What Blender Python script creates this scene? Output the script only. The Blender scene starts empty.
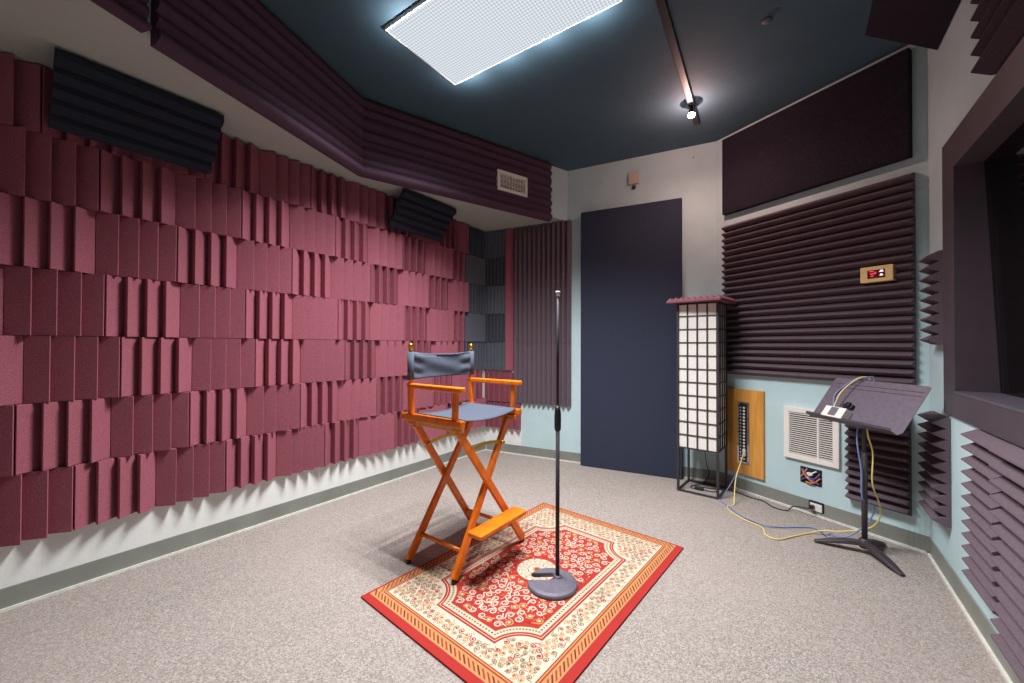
import bpy, bmesh, math, random
from math import sin, cos, pi, radians, sqrt, atan2
from mathutils import Vector, Matrix
random.seed(7)
scn = bpy.context.scene
COL = scn.collection
HC = 3.095          # ceiling height
ZS = 2.56           # soffit height

# ------------------------------------------------------------------ helpers
class MB:
    def __init__(s): s.v = []; s.f = []; s.m = []; s.sm = []
    def add(s, vs, fs, m=0, smooth=False):
        b = len(s.v); s.v += [tuple(v) for v in vs]
        for f in fs: s.f.append([b + i for i in f]); s.m.append(m); s.sm.append(smooth)
    def box(s, x0, x1, y0, y1, z0, z1, m=0):
        s.add([(x0,y0,z0),(x1,y0,z0),(x1,y1,z0),(x0,y1,z0),(x0,y0,z1),(x1,y0,z1),(x1,y1,z1),(x0,y1,z1)],
              [(0,3,2,1),(4,5,6,7),(0,1,5,4),(1,2,6,5),(2,3,7,6),(3,0,4,7)], m)
    def bar(s, a, b, w, h, side=(0,0,1), m=0):
        """rectangular bar a->b; w measured along 'side' x dir, h along side"""
        a = Vector(a); b = Vector(b); d = (b-a).normalized(); up = Vector(side)
        r = d.cross(up)
        if r.length < 1e-5: r = d.cross(Vector((1,0,0)))
        r.normalize(); up = r.cross(d).normalized()
        P = []
        for c in (a, b):
            for sx, sy in ((-1,-1),(1,-1),(1,1),(-1,1)): P.append(c + r*sx*w/2 + up*sy*h/2)
        s.add(P, [(0,1,2,3),(7,6,5,4),(0,4,5,1),(1,5,6,2),(2,6,7,3),(3,7,4,0)], m)
    def tube(s, pts, rad, n=8, m=0, caps=True):
        pts = [Vector(p) for p in pts]; rads = rad if isinstance(rad, (list,tuple)) else [rad]*len(pts)
        P = []; prev = None
        for i, p in enumerate(pts):
            d = (pts[min(i+1,len(pts)-1)] - pts[max(i-1,0)]).normalized()
            if prev is None:
                ref = Vector((0,0,1)) if abs(d.z) < .9 else Vector((1,0,0))
                r = d.cross(ref).normalized()
            else:
                r = (prev - d*prev.dot(d)); r = r.normalized() if r.length > 1e-6 else d.orthogonal().normalized()
            prev = r; u = d.cross(r)
            for k in range(n):
                a = 2*pi*k/n; P.append(p + (r*cos(a) + u*sin(a))*rads[i])
        F = []
        for i in range(len(pts)-1):
            for k in range(n): F.append((i*n+k, i*n+(k+1)%n, (i+1)*n+(k+1)%n, (i+1)*n+k))
        s.add(P, F, m, True)
        if caps:
            b = len(s.v) - len(P)
            s.f.append([b+k for k in range(n)][::-1]); s.m.append(m); s.sm.append(False)
            e = b + (len(pts)-1)*n
            s.f.append([e+k for k in range(n)]); s.m.append(m); s.sm.append(False)
    def lathe(s, prof, c=(0,0), n=20, m=0):
        P = []; F = []
        for r, z in prof:
            for k in range(n): a = 2*pi*k/n; P.append((c[0]+r*cos(a), c[1]+r*sin(a), z))
        for i in range(len(prof)-1):
            for k in range(n): F.append((i*n+k, i*n+(k+1)%n, (i+1)*n+(k+1)%n, (i+1)*n+k))
        F.append(tuple(range(n))[::-1]); F.append(tuple((len(prof)-1)*n+k for k in range(n)))
        s.add(P, F, m, True)
    def prism(s, poly, z0, z1, m=0):
        n = len(poly)
        s.add([(x,y,z0) for x,y in poly]+[(x,y,z1) for x,y in poly],
              [tuple(range(n))[::-1], tuple(range(n,2*n))]+[(i,(i+1)%n,n+(i+1)%n,n+i) for i in range(n)], m)
    def ridge(s, prof, L0, L1, axis='z', m=0):
        """prof: list of (p, y) tops; extruded from L0 to L1. axis z: p along x ; axis x: p along z"""
        P = []
        def mk(p, y, l): return (p, y, l) if axis == 'z' else (l, y, p)
        n = len(prof)
        for l in (L0, L1):
            for p, y in prof: P.append(mk(p, y, l))
            for p, y in prof: P.append(mk(p, 0, l))
        F = []
        for i in range(n-1):
            F += [(i, i+1, 2*n+i+1, 2*n+i), (n+i, 3*n+i, 3*n+i+1, n+i+1),
                  (i, n+i, n+i+1, i+1), (2*n+i, 2*n+i+1, 3*n+i+1, 3*n+i)]
        F += [(0, 2*n, 3*n, n), (n-1, 2*n-1, 4*n-1, 3*n-1)]
        s.add(P, F, m)
    def build(s, name, mat, parent=None, loc=None, rz=0, bevel=0, fix=True):
        me = bpy.data.meshes.new(name); me.from_pydata(s.v, [], s.f)
        mats = mat if isinstance(mat, (list,tuple)) else [mat]
        for mm in mats: me.materials.append(mm)
        for p, mi, sm in zip(me.polygons, s.m, s.sm): p.material_index = mi; p.use_smooth = sm
        if fix:
            bm = bmesh.new(); bm.from_mesh(me); bmesh.ops.recalc_face_normals(bm, faces=bm.faces); bm.to_mesh(me); bm.free()
        me.update()
        o = bpy.data.objects.new(name, me); COL.objects.link(o)
        if parent: o.parent = parent
        if loc is not None: o.location = loc
        o.rotation_euler = (0,0,rz)
        if bevel:
            b = o.modifiers.new('bevel','BEVEL'); b.width = bevel; b.segments = 2; b.limit_method = 'ANGLE'; b.angle_limit = radians(40)
        return o

def tag(o, label=None, cat=None, group=None, kind=None):
    if label:
        n = len(label.split()); assert 4 <= n <= 16, (n, label)
        o['label'] = label
    if cat: o['category'] = cat
    if group: o['group'] = group
    if kind: o['kind'] = kind
    return o
def struct(o): o['kind'] = 'structure'; return o
def empty(name, loc, rz=0):
    o = bpy.data.objects.new(name, None); COL.objects.link(o); o.location = loc; o.rotation_euler = (0,0,rz); o.empty_display_size = .1
    return o
def catmull(pts, n=8):
    pts = [Vector(p) for p in pts]; P = [pts[0]] + pts + [pts[-1]]; out = []
    for i in range(1, len(P)-2):
        for k in range(n):
            t = k/n; a,b,c,d = P[i-1],P[i],P[i+1],P[i+2]
            out.append(.5*((2*b)+(c-a)*t+(2*a-5*b+4*c-d)*t*t+(3*b-a-3*c+d)*t**3))
    out.append(pts[-1]); return out

# ------------------------------------------------------------------ materials
def lin(c):
    return tuple((x/255/12.92 if x/255 <= .04045 else ((x/255+.055)/1.055)**2.4) for x in c) + (1,)
class NT:
    def __init__(s, name):
        s.mat = bpy.data.materials.new(name); s.mat.use_nodes = True; s.t = s.mat.node_tree
        s.b = s.t.nodes['Principled BSDF']
    def n(s, typ, **kw):
        x = s.t.nodes.new(typ)
        for k, v in kw.items(): setattr(x, k, v)
        return x
    def l(s, a, b): s.t.links.new(a, b)
    def coord(s, scale=(1,1,1), kind='Object'):
        tc = s.n('ShaderNodeTexCoord'); mp = s.n('ShaderNodeMapping'); s.l(tc.outputs[kind], mp.inputs[0]); mp.inputs['Scale'].default_value = scale
        return mp.outputs[0]
    def noise(s, scale, detail=3, vec=None, rough=.5):
        x = s.n('ShaderNodeTexNoise'); x.inputs['Scale'].default_value = scale; x.inputs['Detail'].default_value = detail; x.inputs['Roughness'].default_value = rough
        if vec is not None: s.l(vec, x.inputs['Vector'])
        return x.outputs['Fac']
    def ramp(s, fac, stops):
        r = s.n('ShaderNodeValToRGB'); e = r.color_ramp.elements
        while len(e) < len(stops): e.new(.5)
        for x, (p, c) in zip(e, stops): x.position = p; x.color = c
        s.l(fac, r.inputs[0]); return r.outputs[0]
    def bump(s, h, strength, dist=.002):
        b = s.n('ShaderNodeBump'); b.inputs['Strength'].default_value = strength; b.inputs['Distance'].default_value = dist
        s.l(h, b.inputs['Height']); s.l(b.outputs[0], s.b.inputs['Normal'])
    def mix(s, fac, a, b, mode='MIX'):
        m = s.n('ShaderNodeMix'); m.data_type = 'RGBA'; m.blend_type = mode
        for i, x in ((0, fac), (6, a), (7, b)):
            if hasattr(x, 'links'): s.l(x, m.inputs[i])
            else: m.inputs[i].default_value = x
        return m.outputs[2]
def sc(c, k): return tuple(min(1, x*k) for x in c[:3]) + (1,)

def simple(name, col, rough=.6, metal=0, nscale=40, namt=.12, bump=0, bscale=200, spec=.5):
    t = NT(name); c = lin(col); v = t.coord()
    f = t.noise(nscale, 3, v)
    t.l(t.ramp(f, [(.3, sc(c, 1-namt)), (.7, sc(c, 1+namt))]), t.b.inputs['Base Color'])
    t.b.inputs['Roughness'].default_value = rough; t.b.inputs['Metallic'].default_value = metal
    t.b.inputs['Specular IOR Level'].default_value = spec
    if bump: t.bump(t.noise(bscale, 2, v), bump)
    return t.mat

def foam(name, col, speck=.4, vary=.25):
    t = NT(name); c = lin(col); v = t.coord(kind='Object')
    f = t.noise(160, 4, v, .7)
    oi = t.n('ShaderNodeObjectInfo')
    base = t.ramp(f, [(.3, sc(c, .75)), (.7, sc(c, 1.2))])
    k = t.ramp(oi.outputs['Random'], [(0, (1-vary,)*3+(1,)), (1, (1+vary*.3,)*3+(1,))])
    base = t.mix(1.0, base, k, 'MULTIPLY')
    f2 = t.noise(240, 2, v, .8)
    sp = t.ramp(f2, [(.62, (0,0,0,1)), (.70, (speck,)*3+(1,))])
    base = t.mix(sp, base, sc(c, 3.2) if max(c[:3]) > .1 else (.35,.33,.36,1))
    t.l(base, t.b.inputs['Base Color'])
    t.b.inputs['Roughness'].default_value = .95; t.b.inputs['Specular IOR Level'].default_value = .15
    t.bump(f, .5, .003)
    return t.mat

def wall_mat(name, col, rough=.75, blotch=.08):
    t = NT(name); c = lin(col); v = t.coord()
    f = t.noise(2.2, 5, v, .6)
    t.l(t.ramp(f, [(.3, sc(c, 1-blotch)), (.7, sc(c, 1+blotch))]), t.b.inputs['Base Color'])
    t.b.inputs['Roughness'].default_value = rough
    t.bump(t.noise(14, 6, v, .65), .35, .006)
    return t.mat

def carpet_mat():
    t = NT('carpet'); v = t.coord()
    vo = t.n('ShaderNodeTexVoronoi'); vo.inputs['Scale'].default_value = 230; t.l(v, vo.inputs['Vector']); bw = t.n('ShaderNodeSeparateColor'); t.l(vo.outputs['Color'], bw.inputs[0]); f = bw.outputs[0]; g = t.noise(1.1, 3, v); w = t.noise(55, 2, v, .8)
    c = t.ramp(f, [(.0, lin((122,112,106))), (.5, lin((156,147,139))), (1, lin((186,178,171)))])
    c = t.mix(t.ramp(w, [(.3,(.0,)*3+(1,)),(.8,(.4,)*3+(1,))]), c, lin((126,112,107)))
    c = t.mix(t.ramp(g, [(.35,(0,0,0,1)),(.7,(.3,.3,.3,1))]), c, lin((172,158,150)))
    t.l(c, t.b.inputs['Base Color']); t.b.inputs['Roughness'].default_value = 1; t.b.inputs['Specular IOR Level'].default_value = .1
    return t.mat

def wood_mat(name, col, scale=(1,1,12), rough=.35, dark=.62):
    t = NT(name); c = lin(col); v = t.coord(scale)
    f = t.noise(7, 5, v, .6)
    t.l(t.ramp(f, [(.25, sc(c, dark)), (.55, c), (.8, sc(c, 1.15))]), t.b.inputs['Base Color'])
    t.b.inputs['Roughness'].default_value = rough
    return t.mat

M = {}
M['wall'] = wall_mat('painted_wall_blue', (186,209,212))
M['wall_white'] = wall_mat('painted_wall_white', (222,222,218), .8, .04)
M['ceil'] = wall_mat('dark_teal_ceiling', (66,90,104), .8, .1)
M['soffit'] = wall_mat('soffit_paint', (176,178,170), .8, .04)
M['carpet'] = carpet_mat()
M['base'] = simple('vinyl_base', (128,130,122), .45, nscale=5, namt=.12)
M['shoe'] = simple('shoe_line', (214,210,200), .7)
M['burg'] = foam('burgundy_foam', (152,87,99), .5, .12)
M['burg_dark'] = foam('plum_foam', (84,61,77), .1, .1)
M['plumblack'] = foam('plum_black_foam', (72,58,66), .05, .05)
M['mauve'] = foam('mauve_foam', (140,92,102), .2, .05)
M['char'] = foam('charcoal_foam', (92,96,106), .12, .15)
M['plumchar'] = foam('plum_charcoal_foam', (106,91,99), .15, .08)
M['blackfoam'] = foam('black_foam', (46,49,60), .05, .05)
M['fabric'] = simple('navy_panel_fabric', (54,58,74), .95, nscale=90, namt=.2, bump=.5, bscale=420, spec=.1)
M['fabric_dark'] = simple('plum_panel_fabric', (42,37,46), .95, nscale=90, namt=.2, bump=.4, bscale=400, spec=.1)
M['orange'] = wood_mat('orange_stained_wood', (240,122,24), (3,3,3), .3, .7)
M['lit_rail_wood'] = wood_mat('lit_rail_wood', (214,160,90), (3,3,3), .4)  # lighter copy of the orange wood, lit rail side put into the colour
M['panel_wood'] = wood_mat('oak_board', (214,150,70), (9,9,.8), .45, .72)
M['canvas'] = simple('slate_canvas', (78,84,97), .9, nscale=300, namt=.25, bump=.4, bscale=600, spec=.2)
M['brass'] = simple('brass', (214,160,60), .3, 1, namt=.05)
M['metal_dark'] = simple('dark_powdercoat', (66,58,64), .5, .2, bump=.15, bscale=500)
M['desk'] = simple('desk_glare_metal', (108,98,110), .42, .1, bump=.1, bscale=400)  # stand metal made lighter, glare on the desk put into the colour
M['pole'] = simple('pole_black', (50,42,48), .65, 0, spec=.25)
M['cast'] = simple('cast_base_grey', (104,100,112), .55, .1, bump=.3, bscale=300)
M['black'] = simple('black_plastic', (26,26,30), .45)
M['lattice'] = simple('lantern_wood_dark', (52,46,50), .55)
M['paper'] = simple('rice_paper', (232,226,218), .9, nscale=60, namt=.06)
M['white'] = simple('white_plastic', (228,222,214), .5, namt=.03)
M['beige'] = simple('beige_plastic', (236,202,138), .5, namt=.05)
M['sensor'] = simple('sensor_plastic', (204,182,168), .5, namt=.04)
M['chrome'] = simple('chrome', (200,200,205), .2, 1, namt=.03)
M['gap'] = simple('dark_slot', (30,26,28), .9)
M['yellow'] = simple('yellow_cable', (232,206,120), .45, namt=.03)
M['bluec'] = simple('blue_cable', (120,140,190), .45, namt=.03)
M['frame'] = simple('window_frame_paint', (74,62,70), .55, nscale=8, namt=.1)
M['sill'] = simple('sill_paint', (84,78,88), .45, nscale=8, namt=.1)
M['copper'] = simple('copper_wire', (206,130,70), .4, namt=.1)
M['violet'] = simple('violet_wire', (90,84,150), .5, namt=.1)
M['red_seg'] = NT('red_display').mat
def emis(name, col, s):
    t = NT(name); t.b.inputs['Base Color'].default_value = col; t.b.inputs['Emission Color'].default_value = col; t.b.inputs['Emission Strength'].default_value = s
    return t.mat
M['led_bg'] = simple('display_glass', (92,12,22), .3, namt=.05)
M['led_red'] = emis('led_red', (1,.05,.08,1), 1.2)
M['led_white'] = emis('led_white', (1,.8,.8,1), 1.0)
M['bulb'] = emis('spot_bulb', (1,.80,.72,1), 60)
def diffuser():
    t = NT('prismatic_diffuser'); tc = t.n('ShaderNodeTexCoord'); sx = t.n('ShaderNodeSeparateXYZ'); t.l(tc.outputs['Object'], sx.inputs[0])
    def s(o):
        m = t.n('ShaderNodeMath', operation='MULTIPLY'); t.l(o, m.inputs[0]); m.inputs[1].default_value = 2*pi/.019
        q = t.n('ShaderNodeMath', operation='SINE'); t.l(m.outputs[0], q.inputs[0]); return q.outputs[0]
    a = s(sx.outputs[0]); b = s(sx.outputs[1])
    mx = t.n('ShaderNodeMath', operation='ADD'); t.l(a, mx.inputs[0]); t.l(b, mx.inputs[1])
    mr = t.n('ShaderNodeMapRange'); t.l(mx.outputs[0], mr.inputs[0]); mr.inputs[1].default_value = -2; mr.inputs[2].default_value = 2; mr.inputs[3].default_value = DIFF[0]; mr.inputs[4].default_value = DIFF[1]
    t.b.inputs['Base Color'].default_value = (.0,.0,.0,1); t.b.inputs['Specular IOR Level'].default_value = 0; t.b.inputs['Roughness'].default_value = 1
    t.b.inputs['Emission Color'].default_value = (.86,.93,1,1); t.l(mr.outputs[0], t.b.inputs['Emission Strength'])
    return t.mat
DIFF = (.52, 1.0)
M['diff'] = diffuser()
def glass():
    t = NT('control_room_glass'); tr = t.n('ShaderNodeBsdfTransparent'); tr.inputs[0].default_value = (.55,.56,.6,1)
    gl = t.n('ShaderNodeBsdfGlossy'); gl.inputs['Roughness'].default_value = .02
    fr = t.n('ShaderNodeFresnel'); fr.inputs[0].default_value = 1.5; mx = t.n('ShaderNodeMixShader')
    t.l(fr.outputs[0], mx.inputs[0]); t.l(tr.outputs[0], mx.inputs[1]); t.l(gl.outputs[0], mx.inputs[2])
    t.l(mx.outputs[0], t.t.nodes['Material Output'].inputs[0]); return t.mat
M['glass'] = glass()
def rugm(name, col, amt=.2):
    t = NT(name); c = lin(col); v = t.coord(); f = t.noise(260, 3, v, .8)
    t.l(t.ramp(f, [(.3, sc(c, 1-amt)), (.7, sc(c, 1+amt))]), t.b.inputs['Base Color'])
    t.b.inputs['Roughness'].default_value = .95; t.b.inputs['Specular IOR Level'].default_value = .1; t.bump(f, .5, .002); return t.mat
RUG = [rugm('rug_red', (164,50,46)), rugm('rug_cream', (196,184,166)), rugm('rug_gold', (178,134,88)), rugm('rug_rust', (158,56,38)), rugm('rug_olive', (140,112,80)), rugm('rug_deep', (120,30,32))]

# ------------------------------------------------------------------ room plan
P1 = Vector((-.3123, 4.6562)); P2 = Vector((1.8582, 3.5815)); P3 = Vector((2.4828, 2.3509))
A = .624; D1 = Vector((-sin(A), -cos(A)))
P4 = P3 + D1*5.06; P5 = P1 + D1*5.30
class Wall:
    """wall frame: u along the wall from its origin, off into the room, z up"""
    def __init__(s, o, d):
        s.o = o; s.d = d.normalized(); n = Vector((-s.d.y, s.d.x)); s.s = 1
        if (Vector((.3,1.6)) - o).dot(n) < 0: n = -n; s.s = -1
        s.n = n; ex = s.d*s.s; s.rz = atan2(ex.y, ex.x)
    def p(s, u, off=0, z=0): q = s.o + s.d*u + s.n*off; return Vector((q.x, q.y, z))
    def x(s, u): return u*s.s
LW = Wall(P1, D1); FW = Wall(P1, P2-P1); CW = Wall(P2, P3-P2); RW = Wall(P3, D1); BW = Wall(P5, P4-P5)
LENF = (P2-P1).length; LENC = (P3-P2).length

def wall_box(mb, W, u0, u1, o0, o1, z0, z1, m=0):
    a = [W.p(u0,o0), W.p(u1,o0), W.p(u1,o1), W.p(u0,o1)]
    mb.prism([(q.x,q.y) for q in a], z0, z1, m)

room = [P1, P2, P3, P4, P5]
mb = MB(); c = Vector((0,1.5)); big = [(q + (q-c).normalized()*.25) for q in room]
mb.prism([(q.x,q.y) for q in big], -.06, 0); struct(mb.build('floor', M['carpet']))
mb = MB(); mb.prism([(q.x,q.y) for q in big], HC, HC+.08); struct(mb.build('ceiling', M['ceil']))
mb = MB(); wall_box(mb, LW, -.1, 5.4, -.1, 0, 0, HC); struct(mb.build('wall_left', M['wall_white']))
mb = MB(); wall_box(mb, FW, -.0, .47, -.1, 0, 0, HC, 1); wall_box(mb, FW, .47, LENF+.02, -.1, 0, 0, HC, 0)
struct(mb.build('wall_back', [M['wall'], M['wall_white']]))
mb = MB(); wall_box(mb, CW, 0, LENC, -.1, 0, 0, HC); struct(mb.build('wall_corner', M['wall']))
mb = MB(); wall_box(mb, BW, -.1, (P4-P5).length+.1, -.1, 0, 0, HC); struct(mb.build('wall_front', M['wall_white']))
# right wall with the control room window opening
WU0, WU1, WZ0, WZ1 = .515, 2.35, 1.0, 2.125
mb = MB()
wall_box(mb, RW, 0, WU0, -.14, 0, 0, HC); wall_box(mb, RW, WU1, 5.15, -.14, 0, 0, HC)
wall_box(mb, RW, WU0, WU1, -.14, 0, 0, WZ0); wall_box(mb, RW, WU0, WU1, -.14, 0, WZ1, HC)
struct(mb.build('wall_right', M['wall']))

# baseboards with pale line at the carpet
def baseboard(name, W, u0, u1):
    mb = MB(); wall_box(mb, W, u0, u1, 0, .008, .0, .102, 0); wall_box(mb, W, u0, u1, 0, .02, 0, .012, 1)
    return struct(mb.build(name, [M['base'], M['shoe']]))
baseboard('baseboard_left', LW, .0, 5.29); baseboard('baseboard_back', FW, .02, LENF-.01)
baseboard('baseboard_corner', CW, 0.01, .739); baseboard('baseboard_corner.001', CW, .841, LENC)
mb = MB(); wall_box(mb, CW, .739, .841, 0, .008, 0, .031, 0); wall_box(mb, CW, .739, .841, 0, .02, 0, .012, 1); struct(mb.build('baseboard_corner.002', [M['base'], M['shoe']]))
baseboard('baseboard_right', RW, .0, 5.05)

# soffit over the left wall, with its angled fascia
E0 = Vector((.616, 4.147)); B0 = Vector((-1.103, 2.932)); dS1 = Vector((-.285, -.958)).normalized(); dS2 = (E0-B0).normalized()
nS2 = Vector((dS2.y, -dS2.x)); nS1 = Vector((-dS1.y, dS1.x))
if nS1.x < 0: nS1 = -nS1
TH = .065
def inter(p, d, q, e):
    t = ((q-p).x*e.y - (q-p).y*e.x)/(d.x*e.y - d.y*e.x); return p + d*t
Bs = inter(B0 - nS1*TH, dS1, B0 - nS2*TH, dS2)
Es = inter(Bs, dS2, P1, FW.d); Ts = inter(Bs, dS1, P5, BW.d)
mb = MB(); mb.prism([(q.x,q.y) for q in (P1, Es, Bs, Ts, P5)], ZS, HC-.001)
mb.m = [1 if i == 0 else 0 for i in range(len(mb.f))]
struct(mb.build('trim_1', [M['wall'], M['soffit']]))

# ------------------------------------------------------------------ burgundy wedge tiles on the left wall
RZ = [(2.235,2.552),(1.915,2.235),(1.59,1.915),(1.269,1.59),(.949,1.269),(.627,.949),(.305,.627)]
BASEA = [2.11, 2.555, 2.24, 2.53, 2.47, 2.175, 2.63]
ROWN = ['top','second','third','fourth','fifth','sixth','bottom']
ORD = ['first','second','third','fourth','fifth','sixth','seventh','eighth','ninth','tenth','eleventh','twelfth','thirteenth','fourteenth']
T = .32; TW = T/4
def wedge_profile(n, w, typ, depth=.06, base=.014, run=.012):
    pr = []
    for k in range(n):
        a = k*w
        if typ == 'A':   # long slope looks towards +u
            pr += [(a, base), (a+.0012, base+depth-.004), (a+.005, base+depth), (a+w-.0008, base+.002)]
        else:
            pr += [(a, base+.002), (a+w-.005, base+depth), (a+w-.0020, base+depth-.004), (a+w-.0008, base)]
    return pr
mesh_cache = {}
def wedge_tile(W, u0, u1, z0, z1, typ, mat, label, cat, group, name='foam_tile', depth=.06, tw=TW):
    n = max(1, round((u1-u0)/tw)); w = (u1-u0-.002)/n; h = z1-z0-.003
    key = (n, round(w,4), round(h,4), typ, W.s, mat.name, depth)
    if key not in mesh_cache:
        pr = wedge_profile(n, w, typ, depth, run=.012*w/.08)
        if W.s < 0: pr = [(-p, y) for p, y in pr][::-1]
        mb = MB(); mb.ridge(pr, 0, h, 'z'); o = mb.build(name, mat); mesh_cache[key] = o.data
    else:
        o = bpy.data.objects.new(name, mesh_cache[key]); COL.objects.link(o)
    o.location = W.p(u0+.001, .001+random.uniform(0,.003), z0+.0015); o.rotation_euler = (0,0,W.rz)
    return tag(o, label, cat, group)
for r, (z0, z1) in enumerate(RZ):
    umin = .377 if r < 5 else .078
    k0 = int(math.floor((umin-BASEA[r])/T)); cnt = 0
    for k in range(k0, k0+16):
        a = BASEA[r]+k*T; b = a+T
        if a > 3.95: break
        if b < umin+.05: continue
        a = max(a, umin); typ = 'A' if k % 2 == 0 else 'B'
        lab = f"burgundy wedge foam tile, {ORD[cnt]} from the far corner in the {ROWN[r]} row of the left wall"
        wedge_tile(LW, a, b, z0, z1, typ, M['burg'], lab.replace(' in the', ' in'), 'foam tile', 'burgundy wedge foam tiles on the left wall'); cnt += 1
# charcoal tiles filling the corner on both walls
for r in range(5):
    z0, z1 = RZ[r]
    wedge_tile(LW, .05, .375, z0, z1, 'A' if r%2 else 'B', M['char'], f"charcoal foam corner tile on the left wall in its {ROWN[r]} row", 'foam tile', 'charcoal foam tiles in the far corner', tw=.045, depth=.03)
    wedge_tile(FW, .004, .287, z0, z1, 'B' if r%2 else 'A', M['char'], f"narrow charcoal foam tile on the far wall in its {ROWN[r]} row", 'foam tile', 'charcoal foam tiles in the far corner', tw=.05, depth=.03)
wedge_tile(FW, .289, .375, .949, 2.552, 'A', M['burg'], 'tall thin burgundy foam strip between charcoal tiles and charcoal panels', 'foam strip', None, 'foam_strip', depth=.045)
wedge_tile(FW, .004, .375, .585, .925, 'B', M['burg'], 'burgundy foam tile on the far wall beneath the narrow charcoal tiles', 'foam tile', 'burgundy foam tiles low on the far wall', tw=.07, depth=.045)
wedge_tile(FW, .004, .468, .285, .575, 'B', M['burg'], 'lowest burgundy foam tile on the far wall above bare white wall', 'foam tile', 'burgundy foam tiles low on the far wall', tw=.075, depth=.045)

# ------------------------------------------------------------------ straight ridged foam panels
def tri_profile(n, L, depth, base, flat=.05):
    pr = []; w = L/n
    pr.append((0, base))
    for k in range(n):
        a = k*w; pr += [(a+w*(.5-flat), base+depth), (a+w*(.5+flat), base+depth)]
        pr.append((a+w, base))
    return pr
def ridged_panel(W, u0, u1, z0, z1, n, mat, label, cat='foam panel', group=None, axis='x', depth=.053, base=.013, off=.001, name='acoustic_foam'):
    mb = MB()
    if axis == 'x':   # ridges run horizontally
        mb.ridge(tri_profile(n, z1-z0-.002, depth, base), 0, (u1-u0-.002)*W.s, 'x')
    else:
        pr = tri_profile(n, u1-u0-.002, depth, base)
        if W.s < 0: pr = [(-p, y) for p, y in pr][::-1]
        mb.ridge(pr, 0, z1-z0-.002, 'z')
    return tag(mb.build(name, mat, loc=W.p(u0+.001, off, z0+.001), rz=W.rz), label, cat, group)
G = 'charcoal ridged panels left of the navy panel'
for (a, b), w in zip([(1.905,2.555),(1.245,1.905),(.585,1.245)], ['topmost','middle','lowest']):
    ridged_panel(FW, .379, 1.053, a, b, 12, M['plumchar'], f"{w} charcoal foam panel with upright ridges behind the microphone stand", group=G, axis='z', depth=.04)
G = 'dark ridged foam panels around the red display'
for (u0,u1,h) in ((.09,.705,'left'),(.705,1.325,'right')):
    for (a,b,w) in ((1.64,2.292,'upper'),(.985,1.64,'lower')):
        ridged_panel(CW, u0, u1, a, b, 12, M['plumchar'], f"{w} {h} panel of four dark foam panels with level ridges above the music stand", group=G)
ridged_panel(CW, .985, 1.30, .195, .83, 12, M['plumchar'], 'narrow dark ridged foam panel low on the wall behind the music stand')
ridged_panel(RW, .165, .322, 1.24, 1.745, 9, M['plumchar'], 'small spiky dark foam strip left of the window frame', name='foam_strip', depth=.05, base=.02)
ridged_panel(RW, .10, .40, .30, .862, 10, M['plumchar'], 'spiky dark foam piece below left of the window frame corner', depth=.055, base=.014)
ridged_panel(RW, .80, 1.135, .225, .875, 12, M['plumchar'], 'far foam panel of pair on the wall under the window', depth=.045)
ridged_panel(RW, 1.137, 1.75, .14, .878, 13, M['plumchar'], 'near foam panel of pair on the wall under the window', depth=.052)
ridged_panel(RW, 1.752, 2.5, .14, .878, 13, M['plumchar'], 'foam panel under the window nearest the camera', depth=.05)
ridged_panel(RW, 1.0, 2.1, 2.298, 2.86, 8, M['plumblack'], 'dark ridged foam panel on the wall above the window', depth=.055)

# angled charcoal foam between soffit and left wall
def chamfer(u0, u1, label):
    # sheet from (n .075, z 2.235) to (n .325, z 2.552); ridges along the wall
    a = Vector((.095, 2.258)); b = Vector((.315, 2.538)); d = (b-a); L = d.length; d.normalize(); n = Vector((d.y, -d.x))
    prof = tri_profile(5, L, .022, .0, .2); pts = [a + d*p + n*y for p, y in prof]; back = [a + d*p - n*.02 for p, y in prof]
    V = []; m = len(pts)
    for u in (u0, u1):
        for q in pts + back: w = LW.p(u, q.x, q.y); V.append(w)
    o = LW.p(u0, 0, 2.3); V = [w-o for w in V]; F = []
    for i in range(m-1):
        F += [(i,i+1,2*m+i+1,2*m+i),(m+i,3*m+i,3*m+i+1,m+i+1),(i,m+i,m+i+1,i+1),(2*m+i,2*m+i+1,3*m+i+1,3*m+i)]
    F += [(0,2*m,3*m,m),(m-1,2*m-1,4*m-1,3*m-1)]
    mb = MB(); mb.add(V, F); return tag(mb.build('corner_foam', M['blackfoam'], loc=o), label, 'foam panel', 'black foam sheets angled under the soffit')
chamfer(2.735, 3.37, 'black ridged foam sheet angled under the soffit, nearer of the two')
chamfer(.83, 1.45, 'black ridged foam sheet angled under the soffit near the far corner')

# fascia foam
def fascia(p0, d, nrm, a, b, z0, z1, label, mat=None, full=True):
    rz = atan2(d.y, d.x); s = 1
    # local x along d, local y must equal nrm
    if d.x*nrm.y - d.y*nrm.x < 0: d = -d; a, b = -b, -a; rz = atan2(d.y, d.x)
    pr = []
    Z0, Z1 = 2.50, 3.09; n = 9; W_ = (Z1-Z0)/n
    N = max(8, int(80*(z1-z0)/(Z1-Z0)))
    for i in range(N+1):
        z = z0 + (z1-z0)*i/N; q_ = (z-Z0)/(Z1-Z0)
        br = [0,.13,.24,.37,.47,.60,.77,.88,1.001]; j_ = max(x for x in range(8) if br[x] <= q_+1e-9); k = (q_-br[j_])/(br[j_+1]-br[j_])
        amp = (.034,.020,.028,.018,.028,.022,.026,.020)[j_]
        pr.append((z, .03 + amp*abs(sin(pi*k))))
    mb = MB(); mb.ridge([(z-z0, y) for z, y in pr], 0, b-a-.003, 'x')
    q = p0 + d*(a+.0015) - nrm*(TH-.001)
    return tag(mb.build('fascia_foam', M['burg_dark'], loc=(q.x, q.y, z0), rz=rz), label, 'foam panel', 'plum foam sheets along the soffit edge')
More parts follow.
